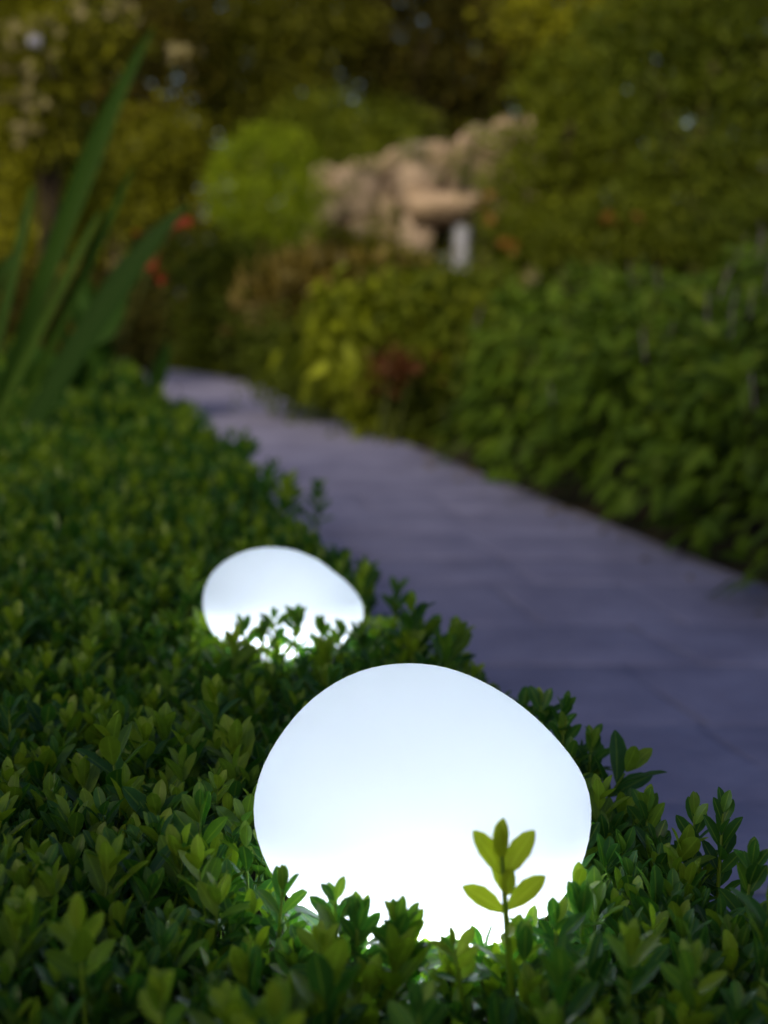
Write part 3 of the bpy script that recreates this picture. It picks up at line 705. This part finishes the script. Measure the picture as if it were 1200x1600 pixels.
# left background
plant('yellow_shrub', 'shrub', 'yellow green shrub in the left background behind the red flowers', px_lobes([(230, 260, 60, 70), (255, 320, 50, 40), (280, 220, 40, 45), (180, 310, 50, 40)], 16.0), 3600, 0.11, M['olive'], 52, clump=0.16, tint=(0.15, 0.75))
plant('yellow_shrub', 'shrub', 'bright yellow green shrub behind the sword shaped leaves', px_lobes([(90, 250, 60, 60), (60, 330, 70, 60), (140, 330, 40, 50)], 12.5), 2800, 0.09, M['olive'], 53, clump=0.13, tint=(0.4, 1.0))
t = plant('blossom_tree', 'tree', 'cream blossomed tree in the upper left corner', px_lobes([(40, 130, 80, 90), (120, 60, 80, 60), (20, 40, 80, 60), (60, 210, 50, 40)], 11.5), 4200, 0.085, M['olive'], 54, trunk=0.07, clump=0.13, tint=(0.0, 0.8), part='crown')
bm_ = flower_mesh('blossom', 0.035, 6, 0.3); bm_.materials.append(M['blossom']); bb = flower_mesh('blue_blossom', 0.035, 6, 0.3); bb.materials.append(M['bluebloom'])
for k in range(110):
    c_ = [(60, 100, 30), (30, 130, 30), (55, 165, 28), (20, 100, 25), (70, 45, 25), (130, 15, 30), (10, 60, 25), (45, 200, 20), (180, 20, 30), (290, 95, 25)][k % 10]
    d = 11.5 - prg.uniform(0.25, 0.5); o = obj('blossom', bm_, None, t)
    o.location = at(c_[0] + prg.normal(0, c_[2] * .55), c_[1] + prg.normal(0, c_[2] * .55), d) - np.array(t.location); o.rotation_euler = (prg.uniform(0.6, 1.8), prg.normal(0, .4), prg.uniform(0, 6.28))
    s = prg.uniform(0.8, 1.6); o.scale = (s, s, s)
for k in range(6):
    o = obj('pale_blue_blossom', bb, None, t); o.location = at(55 + prg.normal(0, 4), 65 + prg.normal(0, 4), 11.0) - np.array(t.location); o.rotation_euler = (1.4, prg.normal(0, .4), prg.uniform(0, 6)); o.scale = (1.2,) * 3

# right background
plant('broadleaf_tree', 'tree', 'yellow green tree leaning over the right of the rock grotto', px_lobes([(880, 130, 60, 50), (850, 230, 60, 60), (810, 300, 40, 40), (900, 300, 70, 50), (930, 210, 60, 60)], 14.8), 4600, 0.10, M['yellow'], 55, trunk=0.08, clump=0.14, tint=(0.0, 0.5), part='crown')
plant('broadleaf_tree', 'tree', 'large dark green tree filling the upper right corner', px_lobes([(1080, 200, 110, 100), (1000, 120, 80, 80), (1150, 100, 100, 90), (1060, 290, 90, 50), (1180, 260, 90, 90), (1000, 30, 90, 60), (1120, 10, 90, 60)], 12.8), 7500, 0.09, M['green'], 56, trunk=0.11, clump=0.14, tint=(0.0, 0.75), part='crown')
plant('broadleaf_tree', 'tree', 'yellowish tree top at the upper edge between dark trees, right of centre', px_lobes([(960, 30, 80, 60), (850, 20, 60, 50), (920, 110, 50, 50)], 17), 3000, 0.12, M['olive'], 57, trunk=0.10, clump=0.2, tint=(0.2, 1.0), part='crown')
plant('dark_tree', 'tree', 'dark brownish tree behind the rock grotto', px_lobes([(640, 60, 110, 90), (560, 110, 90, 60), (730, 90, 90, 90), (680, 160, 70, 40), (600, -40, 120, 80), (760, -20, 110, 80)], 21), 5200, 0.14, M['deep'], 58, trunk=0.16, clump=0.24, tint=(0.0, 0.8), part='crown')
plant('dark_tree', 'tree', 'dark olive tree behind the rounded bush', px_lobes([(430, 80, 90, 80), (360, 130, 80, 70), (480, 10, 100, 70), (330, 30, 90, 70), (420, 170, 70, 40)], 20), 4800, 0.14, M['olive'], 59, trunk=0.15, clump=0.22, tint=(0.0, 0.42), part='crown')
plant('dark_tree', 'tree', 'dark tree behind the cream blossomed tree', px_lobes([(220, 100, 90, 80), (130, 110, 90, 80), (240, 10, 100, 70), (60, 30, 110, 90), (200, 190, 70, 50)], 18.5), 4600, 0.13, M['deep'], 60, trunk=0.14, clump=0.2, tint=(0.1, 1.0), part='crown')

# unseen tree added behind the viewer to keep hedge and near path in shade
shade = [(np.array(c), rr) for c, rr in (((-2.2, -4.6, 3.0), (2.4, 1.6, 1.3)), ((-0.6, -4.4, 4.4), (2.0, 1.6, 1.5)), ((-3.6, -4.8, 4.6), (2.0, 1.6, 1.6)), ((-2.0, -4.6, 6.2), (2.3, 1.7, 1.5)), ((0.2, -4.8, 6.0), (1.8, 1.4, 1.4)), ((-3.2, -4.6, 8.0), (2.3, 1.7, 1.5)), ((-0.4, -4.6, 8.2), (2.2, 1.7, 1.5)), ((1.6, -4.6, 7.4), (1.6, 1.4, 1.5)))]
plant('broadleaf_tree', 'tree', 'unseen broad tree added behind the viewer to shade the hedge and near path', shade, 17000, 0.17, M['green'], 65, trunk=0.18, clump=0.28, shell=0.2, tint=(0.1, 0.8), part='crown', fine=False)
# orange flowers right of the grotto
fo = flower_mesh('orange_flower', 0.05, 7, 0.35); fo.materials.append(M['orange'])
for (lab, lob, d, pts, sd_) in (('orange flowered plant right of the pale post of the grotto', [(790, 365, 32, 40), (815, 390, 40, 26), (840, 365, 30, 40)], 13.6, [(760, 325), (768, 340), (785, 382), (795, 378), (805, 386), (762, 312)], 61),
                        ('orange flowered plant above the leafy border on the right', [(950, 360, 70, 36), (1010, 350, 50, 36), (900, 380, 50, 30)], 11.5, [(955, 345), (1000, 340)], 62)):
    t = plant('orange_flower_plant', 'plant', lab, px_lobes(lob, d), 1800, 0.075, M['yellow'], sd_, clump=0.09, tint=(0.0, 0.4))
    for (fx, fy) in pts:
        for q in range(2):
            o = obj('flower', fo, None, t); o.location = at(fx + prg.normal(0, 5), fy + prg.normal(0, 5), d - 0.35) - np.array(t.location); o.rotation_euler = (prg.uniform(.6, 1.7), 0, prg.uniform(0, 6.28)); s = prg.uniform(.7, 1.3); o.scale = (s, s, s)

# ------------------------------------------------------------------ rock grotto
M['rock'] = noise_mat('pinkish_rock', (0.31, 0.23, 0.18), (0.52, 0.39, 0.31), 2.5, rough=0.9, bump=0.8, c3=(0.30, 0.25, 0.24))
M['paleStone'] = noise_mat('pale_blue_stone', (0.26, 0.28, 0.40), (0.36, 0.38, 0.52), 5, rough=0.8, bump=0.3)
GD = 17.0; gorg = at(650, 400, GD); gorg[2] = 0
gro = thing('rock_grotto', 'pinkish stone rockery with a dark opening and pale post in the background', 'rock', gorg)
rrg = np.random.default_rng(9)
def boulder(sx_, sy_, sz_, seed):
    rg = np.random.default_rng(seed); V = []; T = []; n1, n2 = 8, 6
    V.append((0, 0, -1)); 
    for i in range(1, n2):
        for k in range(n1):
            t = math.pi * i / n2; a = 6.2832 * (k + 0.5 * (i % 2)) / n1
            p = np.array([math.sin(t) * math.cos(a), math.sin(t) * math.sin(a), -math.cos(t)]); p = np.sign(p) * np.abs(p) ** 0.42
            V.append(p * rg.uniform(0.72, 1.10))
    V.append((0, 0, 1)); e = len(V) - 1
    for k in range(n1):
        j = (k + 1) % n1; T.append((0, 1 + j, 1 + k)); b = 1 + (n2 - 2) * n1; T.append((e, b + k, b + j))
    for i in range(n2 - 2):
        for k in range(n1):
            j = (k + 1) % n1; p = 1 + i * n1; q = p + n1; T += [(p + k, p + j, q + j), (p + k, q + j, q + k)]
    return mesh_np('stone', np.array(V) * [sx_, sy_, sz_], T, smooth=False)
bould = [boulder(1, 1, 1, 100 + i) for i in range(8)]
for b_ in bould: b_.materials.append(M['rock'])
def stone(px_, py_, wpx, hpx, dd=0.0, rot=0.0, mat=None):
    p = at(px_, py_, GD + dd); o = obj('stone', bould[int(rrg.integers(0, 8))], None, gro); o.location = p - gorg
    o.scale = (wpx / F * GD / 1.7, wpx / F * GD / 1.9, hpx / F * GD / 1.7); o.rotation_euler = (rrg.normal(0, .1), rot + rrg.normal(0, .08), rrg.normal(0, .3))
    return o
def rock_top(x):
    return np.interp(x, [490, 510, 560, 620, 680, 730, 780, 830], [262, 252, 250, 232, 228, 205, 185, 170])
# weathered rock mass behind the stones, with the opening left free
V = []; T = []; gx = np.linspace(486, 836, 36); gz = np.linspace(0, 1, 26); idx = {}
for i, x in enumerate(gx):
    for j, q in enumerate(gz):
        y = 570 + (rock_top(x) + 4 + 7 * math.sin(x * .11) - 570) * q
        V.append(at(x, y, GD + 0.10 + 0.07 * math.sin(x * .07 + y * .05) + 0.05 * math.sin(x * .19 - y * .13) + (x > 740) * 0.25 + rrg.normal(0, .02)) - gorg)
def gy(i, j): return 570 + (rock_top(gx[i]) - 570) * gz[j]
for i in range(35):
    for j in range(25):
        if 664 < gx[i] + 5 < 708 and gy(i, j) > 345: continue
        a = i * 26 + j; T += [(a, a + 26, a + 27), (a, a + 27, a + 1)]
nb = len(V); V = V + [v + np.array([0, 0.9, 0]) for v in V]; T = T + [(a + nb, c + nb, b + nb) for a, b, c in T]
for i in range(35):
    a = i * 26 + 25; T += [(a, a + 26, a + 26 + nb), (a, a + 26 + nb, a + nb)]
obj('rock_mass', mesh_np('rock_mass', V, T, smooth=False), M['rock'], gro)
# stacked face: rows of stones from the ground up, leaving the opening free
yy = 560
while yy > 165:
    xx = 485 + rrg.uniform(-20, 10); hh = rrg.uniform(22, 40)
    while xx < 835:
        ww = rrg.uniform(24, 56); cx_, cy_ = xx + ww / 2, yy - hh / 2
        in_hole = 664 < cx_ + ww * .4 and cx_ - ww * .4 < 706 and 342 < cy_ < 470
        if cy_ > rock_top(cx_) and not in_hole and not (cx_ > 740 and cy_ > 265 + (cx_ - 740) * 0.2 and cy_ < 420 and rrg.random() < 0.35) and rrg.random() < 0.7:
            stone(cx_, cy_ + rrg.normal(0, 4), ww * 1.12, hh * 1.18, rrg.normal(0, 0.06) + (cx_ > 740) * 0.3)
        xx += ww
    yy -= hh * 0.92
stone(690, 325, 120, 45, -0.2, 0.08)          # lintel over the opening
stone(650, 375, 52, 90, -0.15); stone(650, 290, 70, 70, -0.2); stone(560, 300, 60, 60, -0.12, 0.1)
# pale post beside the opening
pp = at(722, 368, GD - 0.35); hw = 0.085
V = []; T = []; prof = [(0.10, 0), (0.105, 0.05), (0.095, 0.4), (0.10, 0.9), (0.09, 1.3), (0.105, 1.4), (0.10, 1.47), (0.0, 1.48)]
for (r_, z_) in prof:
    for k in range(10): q = 6.2832 * k / 10; V.append((r_ * math.cos(q) * (1 + 0.06 * math.sin(3 * q + z_ * 4)), r_ * math.sin(q), z_))
for i in range(len(prof) - 1):
    for k in range(10):
        a0 = i * 10 + k; a1 = i * 10 + (k + 1) % 10; T += [(a0, a1, a1 + 10), (a0, a1 + 10, a0 + 10)]
po = obj('post', mesh_np('post', V, T), M['paleStone'], gro); po.location = (pp[0] - gorg[0], pp[1] - gorg[1], 0); po['label'] = 'pale bluish stone post beside the dark opening'

# ------------------------------------------------------------------ far wood closing the view
frg = np.random.default_rng(77)
lob = []
for k in range(26):
    a = R(-34 + 68 * k / 25); d = 25 + frg.uniform(-1, 1.5)
    for z in (0.6, 2.2, 3.8, 5.4, 7.0): lob.append((np.array([d * math.sin(a), d * math.cos(a), z + frg.normal(0, .4)]), (1.5, 1.2, 1.5)))
me = crown_mesh('far_wood', lob, 60000, 0.34, OVAL, frg, np.zeros(3), 0.3, 0.4, 0.3, (0.0, 0.9), 20)
fw = obj('far_woodland', me, M['deep']); tag(fw, 'dark mass of far woodland closing the garden behind everything', 'woodland', kind='stuff')
# fallen leaves along the edge of the path
kk = 90; yy_ = frg.uniform(2.0, 12, kk); off = np.abs(frg.normal(0, 0.16, kk))
P = np.stack([np.array([path_right(q) for q in yy_]) - off + 0.06, yy_, np.full(kk, 0.012)], -1)
V, T, rib, ti = scatter(OVAL, P, frames(frg.normal(0, 1, P.shape) * [1, 1, 0.1], frg.normal(0, .25, P.shape) + [0, 0, 1]), frg.uniform(.03, .07, kk), frg.uniform(0, 1, kk))
fl = obj('leaf_litter', mesh_np('leaf_litter', V, T, {'rib': rib, 'tint': ti}), M['grassy']); tag(fl, 'fallen tan leaves scattered along the far edge of the path', 'fallen leaves', kind='stuff')
# low ground cover in the beds
P = np.stack([frg.uniform(-6, 8, 9000), frg.uniform(8, 24, 9000), np.zeros(9000)], -1)
ok = (P[:, 0] > np.array([path_right(q) + 0.05 for q in P[:, 1]])) | (P[:, 0] < np.array([path_left(q) - 0.2 for q in P[:, 1]])) | (P[:, 1] > 18)
P = P[ok]; P[:, 2] = frg.uniform(0, 0.12, len(P)) - 0.02
V, T, rib, ti = scatter(OVAL, P, frames(unit(frg.normal(0, 1, P.shape) + [0, 0, 0.6]), frg.normal(0, .5, P.shape) + [0, 0, 1]), frg.uniform(.06, .14, len(P)), frg.uniform(0, 1, len(P)))
gc = obj('ground_cover', mesh_np('ground_cover', V, T, {'rib': rib, 'tint': ti}), M['green']); tag(gc, 'low green ground cover spread through the garden beds', 'ground cover', kind='stuff')
print('tris', sum(len(o.data.polygons) for o in bpy.data.objects if o.type == 'MESH'))
